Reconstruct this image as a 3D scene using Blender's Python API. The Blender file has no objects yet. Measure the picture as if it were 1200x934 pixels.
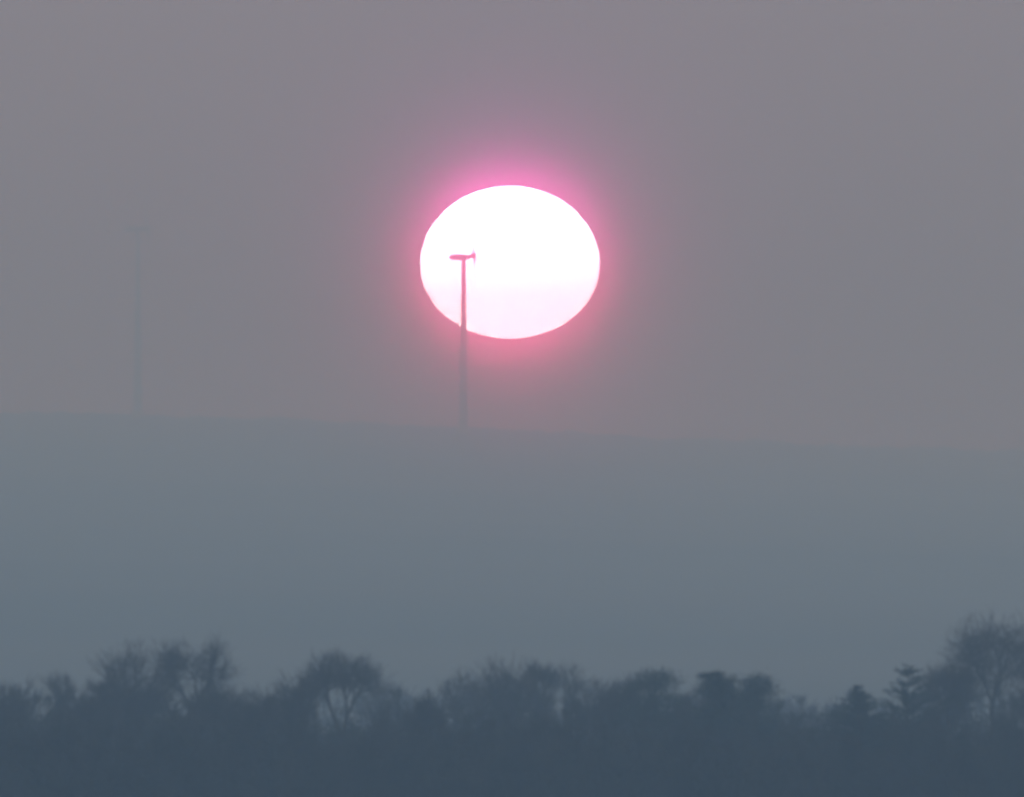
# Hazy sunrise through a long lens: flattened sun, wind turbines on a far ridge, bare winter trees in front.
import bpy, math, mathutils
import numpy as np

R = math.radians
rng = np.random.default_rng(7)
scene = bpy.context.scene
COL = scene.collection

# ------------------------------------------------------------------ tuning
CAM_Z = 6.0
FPX = 600 / math.tan(R(3.0) / 2)          # focal length in photograph pixels (1200 wide)
PITCH = (895 - 467) / FPX                 # horizon row of the photograph is 895
HAZE = (1.95e-4, 3.0e-4, 4.25e-4)          # scattering per metre, red green blue
HAZE_G = 0.45
AUREOLE = 1.2e-6                          # big-droplet part of the haze: forward peak round the sun
AUREOLE_G = 0.9985
SUN_E = 0.84
SUN_COL = (.215, 0.036, 1.0)
DISC = (28.0, 95.0, 740.0)
SKY_STRENGTH = 0.10
TOP_Z = 406.0
FAR_Y = 16700.0


def at(px, py, d):
    """World point at ground distance d seen at photograph pixel px, py."""
    e = PITCH + math.atan((467 - py) / FPX)
    return np.array([d * (px - 600) / FPX, d, CAM_Z + d * math.tan(e)])


# ------------------------------------------------------------------ materials
def mat(name):
    m = bpy.data.materials.new(name)
    m.use_nodes = True
    nt = m.node_tree
    return m, nt, nt.nodes['Principled BSDF']


def noise_mat(name, c1, c2, scale, rough=0.9, detail=4.0, spec=0.2):
    m, nt, b = mat(name)
    tc = nt.nodes.new('ShaderNodeTexCoord')
    n = nt.nodes.new('ShaderNodeTexNoise')
    n.inputs['Scale'].default_value = scale
    n.inputs['Detail'].default_value = detail
    r = nt.nodes.new('ShaderNodeValToRGB')
    r.color_ramp.elements[0].position = 0.35
    r.color_ramp.elements[1].position = 0.65
    r.color_ramp.elements[0].color = (*c1, 1)
    r.color_ramp.elements[1].color = (*c2, 1)
    nt.links.new(tc.outputs['Object'], n.inputs['Vector'])
    nt.links.new(n.outputs['Fac'], r.inputs['Fac'])
    nt.links.new(r.outputs['Color'], b.inputs['Base Color'])
    b.inputs['Roughness'].default_value = rough
    b.inputs['Specular IOR Level'].default_value = spec
    return m


M_BARK = noise_mat('bark', (.045, .038, .034), (.085, .072, .062), 2.0)
M_TWIG = noise_mat('twigs', (.05, .042, .038), (.095, .08, .07), 1.2)
M_NEEDLE = noise_mat('needles', (.022, .036, .026), (.045, .062, .04), 1.0)
M_THICKET = noise_mat('thicket', (.035, .036, .03), (.075, .066, .055), 0.6)
M_GROUND = noise_mat('winter_grass', (.05, .06, .03), (.10, .09, .05), 0.004, detail=8)
M_HILL = noise_mat('hill_fields_and_woods', (.035, .042, .03), (.075, .07, .05), 0.0016, detail=7)
M_TURB = noise_mat('turbine_paint', (.62, .63, .64), (.70, .71, .72), 0.15, rough=0.4, spec=0.5)
M_BLADE = noise_mat('blade_gelcoat', (.64, .65, .66), (.72, .72, .73), 0.1, rough=0.35, spec=0.5)


# ------------------------------------------------------------------ mesh helpers
def link(name, me, material=None, parent=None):
    o = bpy.data.objects.new(name, me)
    COL.objects.link(o)
    if material is not None:
        me.materials.append(material)
    if parent is not None:
        o.parent = parent
    return o


def mesh_from(name, v, f, smooth=False):
    me = bpy.data.meshes.new(name)
    me.from_pydata([tuple(map(float, p)) for p in v], [], [tuple(map(int, q)) for q in f])
    if smooth:
        me.polygons.foreach_set('use_smooth', [True] * len(me.polygons))
    me.update()
    return me


def tri_mesh(name, V, Q, smooth=False):
    """Fast mesh from numpy: V (n,3), Q (m,k) faces all of k corners."""
    me = bpy.data.meshes.new(name)
    V = np.asarray(V, np.float32)
    Q = np.asarray(Q, np.int32)
    m, k = Q.shape
    me.vertices.add(len(V))
    me.vertices.foreach_set('co', V.ravel())
    me.loops.add(m * k)
    me.loops.foreach_set('vertex_index', Q.ravel())
    me.polygons.add(m)
    me.polygons.foreach_set('loop_start', np.arange(0, m * k, k, dtype=np.int32))
    if smooth:
        me.polygons.foreach_set('use_smooth', np.ones(m, bool))
    me.update(calc_edges=True)
    return me


def tubes(segs, sides):
    """segs: rows p(3) q(3) r0 r1 -> V, Q of open tapered tubes."""
    S = np.asarray(segs, float)
    p, q, r0, r1 = S[:, :3], S[:, 3:6], S[:, 6:7], S[:, 7:8]
    d = q - p
    d /= np.linalg.norm(d, axis=1, keepdims=True) + 1e-9
    ref = np.where(np.abs(d[:, 2:3]) > .9, np.array([[1., 0, 0]]), np.array([[0, 0, 1.]]))
    a = np.cross(d, ref)
    a /= np.linalg.norm(a, axis=1, keepdims=True) + 1e-9
    b = np.cross(d, a)
    n = len(S)
    V = np.zeros((n, 2 * sides, 3))
    for k in range(sides):
        t = 2 * math.pi * k / sides
        o = a * math.cos(t) + b * math.sin(t)
        V[:, k] = p + o * r0
        V[:, sides + k] = q + o * r1
    base = (np.arange(n) * 2 * sides)[:, None]
    Q = []
    for k in range(sides):
        k2 = (k + 1) % sides
        Q.append(np.concatenate([base + k, base + k2, base + sides + k2, base + sides + k], 1))
    return V.reshape(-1, 3), np.concatenate(Q, 0)


def join(parts):
    Vs, Qs, off = [], [], 0
    for V, Q in parts:
        Vs.append(V)
        Qs.append(Q + off)
        off += len(V)
    return np.concatenate(Vs), np.concatenate(Qs)


def unit(v):
    return v / (np.linalg.norm(v, axis=-1, keepdims=True) + 1e-9)


def blades(P, D, L, W, rng):
    """Small leaf or needle-spray quads from points P along directions D."""
    n = len(P)
    D = unit(D)
    s = unit(np.cross(D, rng.normal(size=(n, 3))))
    L = np.asarray(L).reshape(-1, 1)
    W = np.asarray(W).reshape(-1, 1)
    V = np.stack([P - s * W * .5, P + s * W * .5, P + D * L + s * W * .2, P + D * L - s * W * .2], 1)
    return V.reshape(-1, 3), np.arange(4 * n).reshape(n, 4)


# ------------------------------------------------------------------ bare trees: limbs split towards clusters of tip points
def split2(P, rng):
    c = P - P.mean(0)
    u = np.linalg.svd(c, full_matrices=False)[2][0] if len(P) > 2 else unit(c[0])
    u = unit(u + rng.normal(size=3) * .25)
    s = c @ u
    m = s > np.quantile(s, rng.uniform(.32, .68))
    if m.all() or not m.any():
        m = np.arange(len(P)) % 2 == 0
    return P[m], P[~m]


def grow(p, P, rt, out, rng, tips, depth=0):
    n = len(P)
    r = rt * n ** .48
    if n == 1:
        mid = (p + P[0]) / 2 + rng.normal(size=3) * .06
        out.append((*p, *mid, r, r * .85))
        out.append((*mid, *P[0], r * .85, r * .5))
        tips.append((P[0], P[0] - mid))
        return
    c = P.mean(0)
    t = rng.uniform(.28, .46)
    q = p + (c - p) * t
    ln = np.linalg.norm(q - p)
    m = (p + q) / 2 + rng.normal(size=3) * ln * .07
    out.append((*p, *m, r, r * .95))
    out.append((*m, *q, r * .95, r * .88))
    if n > 3 and rng.random() < .5:
        tips.append((q, c - p))
    for S in split2(P, rng):
        grow(q, S, rt, out, rng, tips, depth + 1)


def envelope(kind, n, w, h, rng):
    """Tip points of a crown of width w, height h; z from 0 (crown bottom) to h."""
    K = max(14, n // 9)
    if kind == 'round':
        c = unit(rng.normal(size=(K, 3))) * (rng.random((K, 1)) ** .45)
        c[:, 2] = c[:, 2] * .5 + .5
        c = c * np.array([w * .42, w * .42, h * .86]) + np.array([0, 0, h * .04])
    elif kind == 'dome':
        th = rng.uniform(0, 2 * math.pi, K)
        rr = rng.random(K) ** .55
        z = h * (1 - .42 * rr ** 2.2) - rng.random(K) ** 1.4 * h * (.5 - .2 * rr)
        c = np.stack([rr * np.cos(th) * w * .46, rr * np.sin(th) * w * .46, z], 1)
    elif kind == 'vase':
        th = rng.uniform(0, 2 * math.pi, K)
        zz = rng.random(K) ** .6
        rr = (.18 + .82 * zz ** .8) * rng.random(K) ** .4
        top = 1 - .3 * (rr ** 2)
        c = np.stack([rr * np.cos(th) * w * .45, rr * np.sin(th) * w * .45, zz * top * h * .96], 1)
    elif kind == 'fork':                            # two leaning lobes with open sky between them
        c = unit(rng.normal(size=(K, 3))) * (rng.random((K, 1)) ** .45)
        sd = np.where(rng.random(K) < .55, -1., 1.)
        c = c * np.array([w * .21, w * .21, h * .34]) + np.stack([sd * w * .25, 0 * sd, h * np.where(sd < 0, .62, .56)], 1)
    idx = rng.integers(0, K, n)
    s = w * .07
    P = c[idx] + rng.normal(size=(n, 3)) * np.array([s, s, s * .9])
    P[:, 2] = np.minimum(P[:, 2], h)
    return P


def bare_geometry(kind, w, crown_bottom, top, n, rt, rng, lean=0., twigs=7, tw=.55, tr=.011, fork=None):
    """Segments of a bare tree whose foot is at the origin: thick limbs, fine twigs."""
    h = top - crown_bottom
    P = envelope(kind, n, w, h, rng)
    P[:, 2] += crown_bottom
    P[:, 2] += top - tw * .6 - P[:, 2].max()
    P[:, 0] += lean * (P[:, 2] / top)
    fork = fork if fork is not None else max(1.2, crown_bottom * .8)
    f = np.array([lean * .15 * fork / top + rng.normal() * .1, rng.normal() * .1, fork])
    limbs, tips = [], []
    R0 = rt * n ** .48
    m = f * .5 + rng.normal(size=3) * np.array([.08, .08, 0])
    limbs.append((0, 0, -.3, 0, 0, .35, R0 * 1.7, R0 * 1.25))
    limbs.append((0, 0, .35, *m, R0 * 1.25, R0 * 1.1))
    limbs.append((*m, *f, R0 * 1.1, R0))
    for S in split2(P, rng):
        grow(f, S, rt, limbs, rng, tips)
    limbs = np.array(limbs)
    T = np.array([t[0] for t in tips])
    D = unit(np.array([t[1] for t in tips]))
    T = np.repeat(T, twigs, 0)
    D = np.repeat(D, twigs, 0)
    D = unit(D * .75 + rng.normal(size=D.shape) * .42 + np.array([0, 0, .3]))
    L = tw * rng.uniform(.35, 1.25, (len(T), 1))
    A = T - D * L * .15
    B = A + D * L * .55
    D2 = unit(D + rng.normal(size=D.shape) * .2)
    C = B + D2 * L * .5
    D3 = unit(D + rng.normal(size=D.shape) * .45)
    E = B + D3 * L * .4
    n_ = len(T)
    o = np.ones((n_, 1))
    tws = np.concatenate([np.concatenate([A, B, o * tr, o * tr * .8], 1),
                          np.concatenate([B, C, o * tr * .8, o * tr * .35], 1),
                          np.concatenate([B, E, o * tr * .7, o * tr * .35], 1)])
    thick = limbs[:, 6] > .022
    return limbs[thick], np.concatenate([limbs[~thick], tws]) if (~thick).any() else tws


def new_root(name, loc, label, cat, group=None):
    o = bpy.data.objects.new(name, None)
    COL.objects.link(o)
    o.location = loc
    o.empty_display_size = 1
    o['label'] = label
    o['category'] = cat
    if group:
        o['group'] = group
    return o


def bare_tree(px, top_y, wpx, bot_y, d, kind, label, n=260, lean=0., dens=7, seed=0, name='bare_tree',
              group='trees of the wood', fork_y=None, twr=.010):
    rg = np.random.default_rng(1000 + seed)
    s = d / FPX
    gz = 0.0
    base = at(px, 895, d)
    top = at(px, top_y, d)[2] - gz
    cb = max(1.0, at(px, bot_y, d)[2] - gz)
    fork = None if fork_y is None else max(1.0, at(px, fork_y, d)[2])
    root = new_root(name, (base[0], d, gz), label, 'tree', group)
    w = wpx * s * {'round': 1.6, 'vase': 1.15, 'dome': 1.05, 'fork': 1.1}[kind]
    n = int(n * 1.7)
    limbs, tws = bare_geometry(kind, w, cb, top, n, .0115, rg, lean * s, max(4, int(dens * .62)), .75 + .055 * w, twr, fork)
    V, Q = tubes(limbs, 5)
    link('trunk', tri_mesh('trunk', V, Q, True), M_BARK, root)
    V, Q = tubes(tws, 3)
    link('crown', tri_mesh('crown', V, Q), M_TWIG, root)
    return root


def conifer(px, top_y, wpx, bot_y, d, label, kind='fir', seed=0, name='fir_tree', group='trees of the wood', lean=0.):
    rg = np.random.default_rng(3000 + seed)
    s = d / FPX
    base = at(px, 895, d)
    top = at(px, top_y, d)[2]
    cb = max(.8, at(px, bot_y, d)[2])
    w = wpx * s
    root = new_root(name, (base[0], d, 0), label, 'tree', group)
    tr = [(0, 0, -.3, .0, 0, top * .5, .2, .13), (0, 0, top * .5, lean * s, 0, top * .985, .13, .015)]
    limbs, P, D, L, W = [], [], [], [], []

    def bough(z, ang, ln, up, droop, spray, wid):
        a = np.array([math.cos(ang), math.sin(ang), 0])
        p = np.array([lean * s * max(0, z / top - .5) * 2, 0, z])
        k = max(2, int(ln / .28))
        r = .012 + .012 * ln
        for i in range(k):
            t = (i + 1) / k
            q = p + (a * ln / k) + np.array([0, 0, (up - droop * t) * ln / k]) + rg.normal(size=3) * .03
            limbs.append((*p, *q, r * (1 - .7 * i / k), r * (1 - .7 * t)))
            m = max(2, int(spray * (1.1 - .4 * abs(t - .6)) * min(1., ln / k / .24)))
            for _ in range(m):
                f = rg.random()
                P.append(p + (q - p) * f)
                sd = np.cross(a, [0, 0, 1]) * rg.choice([-1, 1])
                D.append(a * rg.uniform(.2, .9) + sd * rg.uniform(.1, 1) + np.array([0, 0, rg.normal() * .28 + .05]))
                L.append(rg.uniform(.16, .42) * (1.15 - .5 * t) * wid)
                W.append(rg.uniform(.04, .09) * wid)
            p = q

    if kind == 'fir':
        z = cb
        while z < top - .12:
            t = (z - cb) / (top - cb)
            ln = w * .5 * (1 - t) ** .97 * rg.uniform(.85, 1.1) + .05
            for k in range(int(8 - 3 * t)):
                bough(z + rg.normal() * .06, rg.uniform(0, 6.283), ln * rg.uniform(.75, 1.1), .15 + .5 * t, .4, 15, 1.)
            z += .22 + .1 * (1 - t)
    elif kind == 'tiered':
        z = cb
        while z < top - .1:
            t = (z - cb) / (top - cb)
            ln = w * .5 * (1 - t ** 1.35) ** .9 * rg.uniform(.85, 1.12) + .25
            a0 = rg.uniform(0, 6.283)
            for k in range(6):
                bough(z + rg.normal() * .14, a0 + k * 1.047 + rg.normal() * .25, ln * rg.uniform(.7, 1.12), rg.uniform(.15, .5), rg.uniform(-.25, .25), 13, 1.1)
            z += .55 + .3 * (1 - t) * rg.uniform(.7, 1.3)
    else:                                           # broad pine: tufted flat cushions on rising boughs
        h = top - cb
        K = 46
        th = rg.uniform(0, 6.283, K)
        zz = rg.random(K) ** .7
        zz[:2] = (1, .94)
        rr = np.sqrt(np.maximum(0, 1 - (zz * .97) ** 1.8)) * rg.uniform(.35, 1.1, K)
        for k in range(K):
            c = np.array([rr[k] * math.cos(th[k]) * w * .42 + lean * s * zz[k], rr[k] * math.sin(th[k]) * w * .42, cb + zz[k] * h * .95])
            p0 = np.array([0, 0, max(.5, c[2] - .9 - rr[k] * .6)])
            if lean < 0 and k < 3:
                c = np.array([-w * (.16 + .1 * k), 0, top - .25 - .06 * k])
                p0 = np.array([0, 0, top - 1.6])
            m_ = (p0 + c) / 2 + np.array([0, 0, -.1])
            limbs.append((*p0, *m_, .06, .045))
            limbs.append((*m_, *c, .045, .025))
            mm = 220
            sq = .55 if lean < 0 and k < 3 else 1.
            o = rg.normal(size=(mm, 3)) * np.array([w * .1, w * .1, .13 + w * .016]) * sq
            for i in range(mm):
                P.append(c + o[i])
                D.append(o[i] + np.array([0, 0, .12]) + rg.normal(size=3) * .2)
                L.append(rg.uniform(.12, .3))
                W.append(rg.uniform(.035, .075))
    V, Q = tubes(np.array(tr), 7)
    link('trunk', tri_mesh('trunk', V, Q, True), M_BARK, root)
    V, Q = join([tubes(np.array(limbs), 4), blades(np.array(P), np.array(D), L, W, rg)])
    link('crown', tri_mesh('crown', V, Q), M_NEEDLE, root)
    return root


# ------------------------------------------------------------------ ground and hills
def sheet(name, xs, ys, zf, material):
    X, Y = np.meshgrid(xs, ys)
    Z = zf(X, Y)
    V = np.stack([X, Y, Z], -1).reshape(-1, 3)
    nx, ny = len(xs), len(ys)
    i = (np.arange(ny - 1)[:, None] * nx + np.arange(nx - 1)[None]).ravel()
    Q = np.stack([i, i + 1, i + nx + 1, i + nx], 1)
    o = link(name, tri_mesh(name, V, Q, True), material)
    o['kind'] = 'structure'
    return o


def waves(X, Y, seed, scale, octaves=4):
    rg = np.random.default_rng(seed)
    Z = np.zeros_like(X)
    a, k = 1.0, 1.0 / scale
    for _ in range(octaves):
        for _ in range(5):
            th = rg.uniform(0, 6.283)
            Z += a * np.sin((X * math.cos(th) + Y * math.sin(th)) * k * rg.uniform(4, 8) + rg.uniform(0, 6.283)) / 3
        a *= .5
        k *= 2
    return Z


sheet('ground', np.linspace(-2500, 2500, 41), np.linspace(-300, 16600, 101), lambda X, Y: np.zeros_like(X) , M_GROUND)

RIDGE_Y = 14200.0


def hill_z(X, Y):
    """Far slope: rises evenly to a skyline that recedes towards the right."""
    u = X / np.maximum(Y, 2500) * FPX + 600
    ry = np.interp(u, [-3000, 0, 600, 1200, 4000], [RIDGE_Y - 600, RIDGE_Y, RIDGE_Y + 400, RIDGE_Y + 1600, RIDGE_Y + 1900])
    row = np.interp(u, [-3000, -600, 0, 300, 560, 800, 1200, 1900, 4000], [470, 478, 485, 492, 504, 517, 532, 545, 520])
    zr = CAM_Z + ry * np.tan(PITCH + np.arctan((467 - row) / FPX))
    t = (Y - 3450) / (ry - 3450)
    z = np.where(t < 1, zr * np.clip(t, -1, 1), zr * (1 - ((t - 1) * 5.5)))
    z = z + waves(X, Y, 3, 900) * 1.6 * np.clip(t * 3, 0, 1) * np.clip(1.15 - t, .12, 1)
    z = z + (waves(X, Y, 21, 110, 4) * 1.3 + np.abs(waves(X, Y * .2, 22, 70, 3)) * 2.0) * np.clip((t - .9) * 12, 0, 1)
    return np.where(t < .0, -3., np.maximum(z, -3.))


def low_hill_z(X, Y):
    u = X / 5400 * FPX + 600
    row = np.interp(u, [-2000, -200, 100, 330, 480, 640, 900, 1050, 1300, 3000], [806, 806, 804, 792, 776, 766, 767, 772, 780, 806])
    z0 = CAM_Z + 5400 * np.tan(PITCH + np.arctan((467 - row) / FPX))
    b = np.exp(-((Y - 5400) / 260) ** 2)
    return -3 + (z0 + 3) * b + waves(X, Y, 9, 60, 3) * .55 * b


sheet('hills', np.concatenate([np.linspace(-2450, -460, 60), np.linspace(-450, 450, 420), np.linspace(460, 2450, 60)]), np.concatenate([np.linspace(3400, 13500, 80), np.linspace(13560, 16550, 80)]), hill_z, M_HILL)
sheet('low_hill', np.linspace(-2000, 2000, 801), np.linspace(4900, 5900, 41), low_hill_z, M_HILL)


# ------------------------------------------------------------------ wind turbines
def ring_mesh(name, rings, cap=True):
    """rings: list of (k,3) arrays of equal k."""
    k = len(rings[0])
    V = np.concatenate(rings)
    F = []
    for i in range(len(rings) - 1):
        for j in range(k):
            a, b = i * k + j, i * k + (j + 1) % k
            F.append((a, b, b + k, a + k))
    if cap:
        F.append(tuple(range(k))[::-1])
        F.append(tuple((len(rings) - 1) * k + j for j in range(k)))
    return mesh_from(name, V, F, True)


def circ(c, r, k, axis='z', sx=1., sy=1.):
    t = np.linspace(0, 2 * math.pi, k, endpoint=False)
    if axis == 'z':
        return np.stack([c[0] + r * np.cos(t) * sx, c[1] + r * np.sin(t) * sy, np.full(k, c[2])], 1)
    return np.stack([np.full(k, c[0]), c[1] + r * np.cos(t) * sx, c[2] + r * np.sin(t) * sy], 1)


def wind_turbine(base, hub_h, yaw, spin, label, S=1.36):
    hub_h = hub_h / S
    root = new_root('wind_turbine', base, label, 'wind turbine', 'wind turbines on the far ridge')
    root.rotation_euler = (0, 0, yaw)
    k = 28
    zs = np.linspace(0, hub_h - 2.0, 12)
    rad = np.interp(zs / zs[-1], [0, .5, .8, 1], [2.35, 1.75, 1.2, .95])
    tw = link('tower', ring_mesh('tower', [circ((0, 0, -3), 2.45, k)] + [circ((0, 0, z), r, k) for z, r in zip(zs, rad)]), M_TURB, root)
    link('base_flange', ring_mesh('base_flange', [circ((0, 0, -3.5), 3.2, k), circ((0, 0, .25), 3.2, k), circ((0, 0, .3), 3.0, k)]), M_TURB, tw)
    # nacelle: long rounded housing along x, rotor end towards +x, raised a little by the shaft tilt
    prof = [(-7.4, -.30, .62), (-7.1, -.30, 1.1), (-5.5, -.25, 1.5), (-2.5, -.15, 1.42), (0, -.12, 1.32),
            (2.2, .0, 1.2), (3.6, .16, 1.1), (4.1, .22, 1.0)]
    rings = []
    for x, z, r in prof:
        t = np.linspace(0, 2 * math.pi, 24, endpoint=False)
        cs, sn = np.cos(t), np.sin(t)
        rings.append(np.stack([np.full(24, x), np.sign(cs) * np.abs(cs) ** .6 * r * 1.15, hub_h + z + np.sign(sn) * np.abs(sn) ** .6 * r], 1))
    na = link('nacelle', ring_mesh('nacelle', rings), M_TURB, root)
    link('yaw_bearing', ring_mesh('yaw_bearing', [circ((0, 0, hub_h - 2.0), 1.3, k), circ((0, 0, hub_h - 1.2), 1.5, k)]), M_TURB, na)
    V, Q = tubes(np.array([(-4.9, 0, hub_h + .9, -4.9, 0, hub_h + 2.2, .2, .16), (-4.9, -.8, hub_h + 1.95, -4.9, .8, hub_h + 1.95, .1, .1)]), 8)
    link('weather_mast', tri_mesh('weather_mast', V, Q), M_TURB, na)
    # rotor: hub and three blades, shaft tilted up 5 degrees
    tilt = R(5)
    hc = np.array([5.35, 0, hub_h + .42])
    ax = np.array([math.cos(tilt), 0, math.sin(tilt)])
    u = np.array([0, 1., 0])
    w = np.cross(ax, u)
    rot = []
    for s_, r in ((-1.25, 1.15), (-.9, 1.5), (.1, 1.5), (.9, 1.1), (1.4, .55), (1.6, .1)):
        t = np.linspace(0, 2 * math.pi, 24, endpoint=False)
        rot.append(hc + ax * s_ + (np.cos(t)[:, None] * u + np.sin(t)[:, None] * w) * r)
    hub = link('hub', ring_mesh('hub', rot), M_TURB, root)
    for b in range(3):
        a = spin + b * 2 * math.pi / 3
        rd = math.cos(a) * w + math.sin(a) * u          # radial
        tg = np.cross(ax, rd)                           # in-plane chord direction
        rings = []
        for rr, ch, th, pit in ((.9, 1.0, .8, 0), (2.5, 1.0, .9, 0), (8, 2.6, .42, 6), (16, 2.2, .26, 3), (27, 1.6, .18, 2),
                                (37, 1.2, .17, 1), (43, .7, .1, 0), (44.6, .15, .04, 0)):
            pr = R(pit)
            cd = tg * math.cos(pr) + ax * math.sin(pr)
            td = -tg * math.sin(pr) + ax * math.cos(pr)
            t = np.linspace(0, 2 * math.pi, 14, endpoint=False)
            rings.append(hc + rd * rr + cd * (np.cos(t)[:, None] * ch * .5 - ch * .12) + td * np.sin(t)[:, None] * th * .5)
        link('blade', ring_mesh('blade', rings), M_BLADE, root)
    for ch_ in root.children_recursive:
        ch_.data.transform(mathutils.Matrix.Scale(S, 4))
    return root


T_D = 14050.0


def turbine_at(px, hub_py, d, yaw, spin, label):
    hub = at(px, hub_py, d)
    gz = float(hill_z(np.array([[hub[0]]]), np.array([[d]]))[0, 0])
    wind_turbine((hub[0], d, gz), hub[2] - gz, yaw, spin, label)


turbine_at(543.2, 301.0, T_D, 0, R(58), 'white wind turbine silhouetted against the lower left of the sun disc')
turbine_at(161.5, 268.0, T_D - 50, 0, R(62), 'wind turbine almost lost in haze far left of the sun')

# ------------------------------------------------------------------ the wood: trees one can tell apart
n = 0


def B(*a, **k):
    global n
    n += 1
    return bare_tree(*a, seed=n, **k)


def C(*a, **k):
    global n
    n += 1
    return conifer(*a, seed=n, **k)


F = 1520.0
B(-6, 796, 44, 850, F, 'round', 'small bare tree cut by the left edge of the photo')
B(31, 791, 48, 840, F + 40, 'vase', 'thin bare tree with open crown near the left edge', n=100, dens=6)
B(74, 787, 38, 845, F + 60, 'vase', 'slender bare tree beside the open crowned one near the left edge', n=100, dens=6)
B(102, 801, 46, 860, F - 30, 'round', 'low dense bare tree left of the tall oval one')
B(128, 779, 36, 850, F + 20, 'round', 'narrow bare tree leaning against the left flank of the tall oval one', n=200)
B(160, 746, 78, 850, F + 30, 'round', 'tall oval bare tree, left one of the tall pair at left', n=460, dens=7)
B(226, 743, 88, 835, F + 50, 'fork', 'tall bare tree forked into two spreading limbs, right of the tall oval one', n=330, dens=7, fork_y=838)
B(258, 797, 48, 860, F - 20, 'round', 'low bare tree under the right limb of the forked tree', n=240)
B(303, 799, 54, 862, F - 40, 'round', 'low bushy bare tree right of the dip beside the forked tree', n=300, dens=8)
B(348, 784, 42, 858, F - 10, 'round', 'bare tree leaning against the left side of the umbrella shaped one', n=270, dens=8)
B(400, 763, 92, 822, F + 20, 'dome', 'bare tree with a broad umbrella shaped crown and narrow stem', n=380, dens=7, fork_y=868)
B(443, 794, 46, 860, F + 400, 'round', 'pale bare tree just right of the umbrella shaped crown', n=220)
B(470, 797, 50, 850, 2350, 'round', 'faint distant bare tree in the gap right of the umbrella shaped crown', n=260)
B(500, 814, 44, 870, F - 60, 'dome', 'small dome topped bare tree in the gap before the broad middle crowns', n=260, dens=8)
B(537, 782, 52, 845, F + 160, 'vase', 'thin bare tree at the left end of the broad middle crowns', n=140, dens=6)
B(588, 768, 78, 850, F + 80, 'round', 'broadest bare tree of the middle group, below the sun', n=470, dens=8)
B(632, 771, 46, 845, F + 120, 'vase', 'bare tree with upright twigs right of the broadest middle tree', n=240, dens=7)
B(670, 775, 44, 845, F + 200, 'vase', 'open see-through bare tree at the right end of the middle group', n=110, dens=6)
B(705, 791, 44, 860, F, 'round', 'low bare tree left of the rounded evergreen', n=270, dens=8)
B(733, 787, 42, 860, F + 40, 'round', 'bare tree touching the left side of the rounded evergreen', n=240, dens=8)
C(766, 784, 104, 905, F - 20, 'dense rounded evergreen right of the middle bare trees', kind='pine', name='evergreen_tree')
B(806, 800, 46, 860, F + 60, 'round', 'bare tree between the rounded evergreen and the tufted pine', n=250, dens=8)
B(832, 796, 34, 850, F + 220, 'vase', 'thin pale bare tree just left of the tufted pine', n=150)
C(852, 787, 72, 905, F - 40, 'pine with a dark tuft sticking out to the left at its top', kind='pine', name='pine_tree', lean=-8)
C(885, 792, 78, 905, F - 10, 'rounded pine right beside the tufted pine, left of the low gap', kind='pine', name='pine_tree')
B(935, 816, 56, 850, 2400, 'round', 'faint distant bare tree in the low gap right of the pines', n=280)
B(972, 821, 46, 855, 2300, 'round', 'faint distant bare tree just left of the pointed fir', n=220)
C(1006, 801, 205, 928, F - 50, 'dark pointed fir with a thin tip, right of the low gap', kind='fir', name='fir_tree')
C(1062, 778, 150, 915, F - 30, 'conifer with open tiered branches and sky between them', kind='tiered', name='larch_tree', lean=3)
B(1116, 767, 46, 850, F + 30, 'round', 'dense bare tree between the tiered conifer and the tallest tree', n=420, dens=9)
B(1163, 713, 130, 812, F + 40, 'vase', 'tallest bare tree with a fan shaped crown at the right edge', n=400, dens=6, fork_y=850)
B(1208, 742, 76, 850, F + 10, 'vase', 'slightly lower bare tree cut by the right edge of the photo', n=300, dens=8)
B(-70, 780, 70, 850, F + 30, 'round', 'bare tree just outside the left edge of the photo', n=300)
B(1262, 770, 70, 850, F + 30, 'round', 'bare tree just outside the right edge of the photo', n=300)

# the tangled lower storey of the wood reads as one dark mass
rg = np.random.default_rng(77)
parts = []
for row, (d0, topm, step) in enumerate(((1425, 848, 26), (1470, 836, 22), (1580, 822, 20), (1650, 812, 26))):
    for px in np.arange(-150, 1351, step):
        d = d0 + rg.uniform(-18, 18)
        x = px + rg.uniform(-10, 10)
        top_y = topm + rg.normal() * 7 + (10 if 900 < x < 985 else 15 if 362 < x < 432 else 14 if 1028 < x < 1058 else 0)
        b = at(x, 895, d)
        top = at(x, top_y, d)[2]
        w = rg.uniform(42, 62) * d / FPX
        limbs, tws = bare_geometry('round', w, top * .12, top, 130, .010, rg, 0, 6, .6, .014, fork=.8)
        S = np.concatenate([limbs, tws])
        S[:, [0, 3]] += b[0]
        S[:, [1, 4]] += d
        parts.append(tubes(S, 3))
        # dead leaves and ivy that still cling to the lower shrubs
        m = 2600
        c = unit(rg.normal(size=(m, 3))) * rg.random((m, 1)) ** .4
        zt = at(x, top_y + 14, d)[2]
        P = np.stack([b[0] + c[:, 0] * w * .55, d + c[:, 1] * w * .55, zt * (.5 + .5 * c[:, 2])], 1)
        P[:, 2] = np.maximum(P[:, 2], .05)
        parts.append(blades(P, rg.normal(size=(m, 3)), rg.uniform(.12, .3, m), rg.uniform(.06, .15, m), rg))
V, Q = join(parts)
o = link('undergrowth', tri_mesh('undergrowth', V, Q), M_THICKET)
o['kind'] = 'stuff'
o['label'] = 'dark tangled mass of shrubs and lower branches along the wood'
o['category'] = 'undergrowth'

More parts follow.
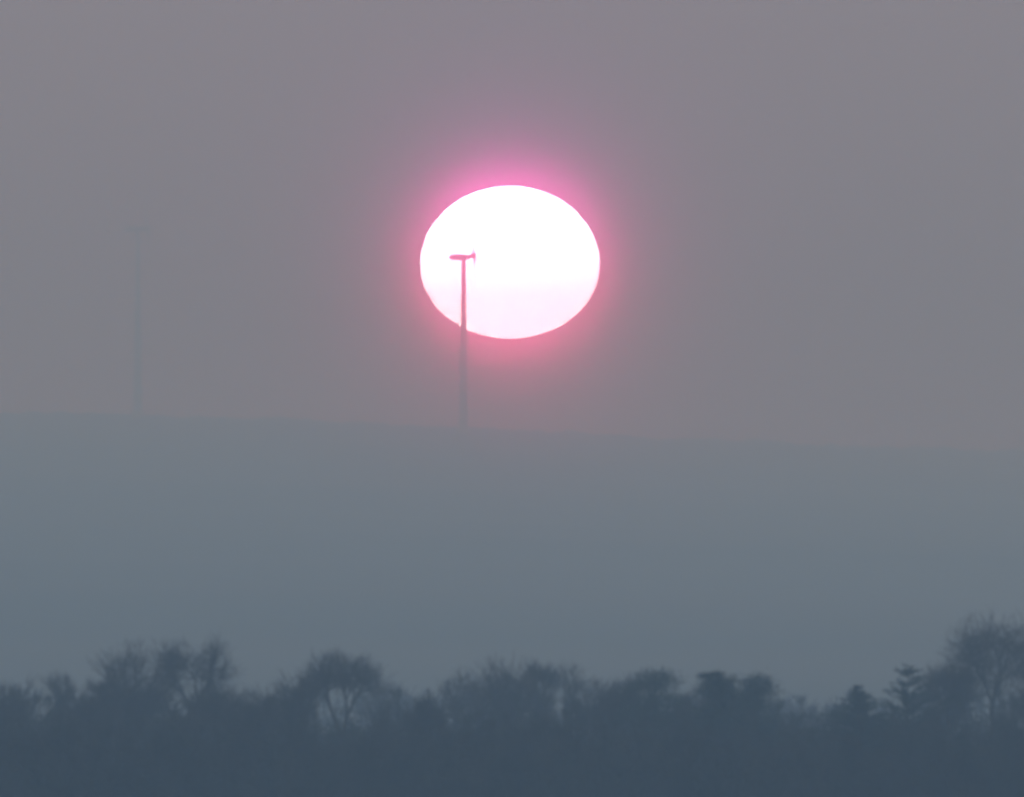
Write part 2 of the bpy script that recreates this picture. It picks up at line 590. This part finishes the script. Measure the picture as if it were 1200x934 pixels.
# the far edge of the wood, a faint mass behind the gaps
parts = []
for px in np.arange(-150, 1351, 24):
    d = 2600 + rg.uniform(-120, 120)
    x = px + rg.uniform(-9, 9)
    top_y = rg.normal(811, 6) + (7 if 900 < x < 985 else 0)
    b = at(x, 895, d)
    top = at(x, top_y, d)[2]
    limbs, tws = bare_geometry('round', rg.uniform(36, 56) * d / FPX, top * .2, top, 170, .013, rg, 0, 6, .9, .02, fork=1.)
    S = np.concatenate([limbs, tws])
    S[:, [0, 3]] += b[0]
    S[:, [1, 4]] += d
    parts.append(tubes(S, 3))
V, Q = join(parts)
o = link('woods', tri_mesh('woods', V, Q), M_THICKET)
o['kind'] = 'stuff'
o['label'] = 'pale far edge of the wood behind the front trees'
o['category'] = 'woods'

# ------------------------------------------------------------------ haze: one closed box of even air
m = bpy.data.materials.new('haze')
m.use_nodes = True
nt = m.node_tree
nt.nodes.clear()
out = nt.nodes.new('ShaderNodeOutputMaterial')


def pvol(col, dens, g):
    v = nt.nodes.new('ShaderNodeVolumePrincipled')
    v.inputs['Color'].default_value = (*col, 1)
    v.inputs['Density'].default_value = dens
    v.inputs['Anisotropy'].default_value = g
    v.inputs['Absorption Color'].default_value = (1, 1, 1, 1)
    v.inputs['Density Attribute'].default_value = ''
    return v


mx = max(HAZE)
v1 = pvol(tuple(c / mx for c in HAZE), mx, HAZE_G)
if AUREOLE > 0:
    v2 = pvol((1, 1, 1), AUREOLE, AUREOLE_G)
    add = nt.nodes.new('ShaderNodeAddShader')
    nt.links.new(v1.outputs[0], add.inputs[0])
    nt.links.new(v2.outputs[0], add.inputs[1])
    nt.links.new(add.outputs[0], out.inputs['Volume'])
else:
    nt.links.new(v1.outputs[0], out.inputs['Volume'])
x0, x1, y0, y1, z0, z1 = -2600, 2600, -400, FAR_Y, -4.2, TOP_Z
V = [(x, y, z) for z in (z0, z1) for y in (y0, y1) for x in (x0, x1)]
Fc = [(0, 2, 3, 1), (4, 5, 7, 6), (0, 1, 5, 4), (2, 6, 7, 3), (0, 4, 6, 2), (1, 3, 7, 5)]
o = link('haze', mesh_from('haze', V, Fc), m)
o['kind'] = 'stuff'

# ------------------------------------------------------------------ the sun: a glowing ball flattened by refraction, beyond the haze
SD = 100000.0
sc_ = at(597.5, 310.0, SD)
sun_dir = unit(sc_ - np.array([0, 0, CAM_Z]))
rx, rz = 105.2 / FPX * SD, 89.6 / FPX * SD
V, Fc = [], []
NU, NV = 160, 120
for j in range(1, NV):
    ph = math.pi * j / NV
    zc = math.cos(ph)
    # layered air bends the limb into slight steps
    k = 1 + .0035 * math.sin(zc * 19) + .002 * math.sin(zc * 37 + 1)
    for i in range(NU):
        t = 2 * math.pi * i / NU
        V.append((rx * k * math.sin(ph) * math.cos(t), rx * k * math.sin(ph) * math.sin(t), rz * zc * (1.03 if zc > 0 else .97)))
V += [(0, 0, rz * 1.03), (0, 0, -rz * .97)]
for j in range(NV - 2):
    for i in range(NU):
        a, b = j * NU + i, j * NU + (i + 1) % NU
        Fc.append((a, a + NU, b + NU, b))
for i in range(NU):
    Fc.append((len(V) - 2, i, (i + 1) % NU))
    Fc.append((len(V) - 1, (NV - 2) * NU + (i + 1) % NU, (NV - 2) * NU + i))
m = bpy.data.materials.new('sun_fire')
m.use_nodes = True
m.cycles.emission_sampling = 'NONE'
nt = m.node_tree
nt.nodes.clear()
out = nt.nodes.new('ShaderNodeOutputMaterial')
em = nt.nodes.new('ShaderNodeEmission')
mxd = max(DISC)
em.inputs['Color'].default_value = (*[c / mxd for c in DISC], 1)
em.inputs['Strength'].default_value = mxd / 2          # front and back of the glowing gas both shine
tr = nt.nodes.new('ShaderNodeBsdfTransparent')
add = nt.nodes.new('ShaderNodeAddShader')
nt.links.new(em.outputs[0], add.inputs[0])
nt.links.new(tr.outputs[0], add.inputs[1])
nt.links.new(add.outputs[0], out.inputs['Surface'])
o = link('sun', mesh_from('sun', V, Fc, True), m)
o.location = sc_
o['label'] = 'glowing white sun flattened to an oval low above the hazy hills'
o['category'] = 'sun'
o['kind'] = 'thing'

L = bpy.data.lights.new('sun_light', 'SUN')
L.energy = SUN_E
L.angle = R(0.5)
L.color = SUN_COL
lo = bpy.data.objects.new('sun_light', L)
COL.objects.link(lo)
lo.rotation_euler = mathutils.Vector((-sun_dir).tolist()).to_track_quat('-Z', 'Y').to_euler()
lo.location = (0, 0, 500)

# ------------------------------------------------------------------ sky
w = bpy.data.worlds.new('World')
scene.world = w
w.use_nodes = True
nt = w.node_tree
bg = nt.nodes['Background']
sky = nt.nodes.new('ShaderNodeTexSky')
sky.sky_type = 'NISHITA'
sky.sun_disc = False
elev = math.asin(sun_dir[2])
sky.sun_elevation = elev
sky.sun_rotation = math.atan2(sun_dir[0], sun_dir[1])
sky.air_density = 1.0
sky.dust_density = 1.0
sky.ozone_density = 1.0
mix = nt.nodes.new('ShaderNodeMix')
mix.data_type = 'RGBA'
mix.inputs[0].default_value = 0.970
mix.inputs[7].default_value = (3.53, 4.13, 4.88, 1)
nt.links.new(sky.outputs[0], mix.inputs[6])
nt.links.new(mix.outputs[2], bg.inputs['Color'])
bg.inputs['Strength'].default_value = SKY_STRENGTH

# ------------------------------------------------------------------ camera and render settings
cam = bpy.data.cameras.new('camera')
cam.sensor_width = 36
cam.angle = R(3.0)
cam.clip_start = 1
cam.clip_end = 500000
cam.dof.use_dof = True
cam.dof.focus_distance = 60000
cam.dof.aperture_fstop = 2.0
co = bpy.data.objects.new('camera', cam)
COL.objects.link(co)
co.location = (0, 0, CAM_Z)
co.rotation_euler = (R(90) + PITCH, 0, 0)
scene.camera = co

scene.render.engine = 'CYCLES'
cy = scene.cycles
cy.volume_bounces = 3
cy.max_bounces = 6
cy.diffuse_bounces = 2
cy.transparent_max_bounces = 16
cy.use_adaptive_sampling = False
cy.use_denoising = True
cy.sample_clamp_indirect = 3.0
cy.sample_clamp_direct = 60.0
cy.pixel_filter_type = 'BLACKMAN_HARRIS'
cy.filter_width = 2.4
scene.view_settings.view_transform = 'Standard'
scene.view_settings.look = 'None'
scene.view_settings.gamma = 1
scene.view_settings.use_curve_mapping = False
scene.view_settings.exposure = 0
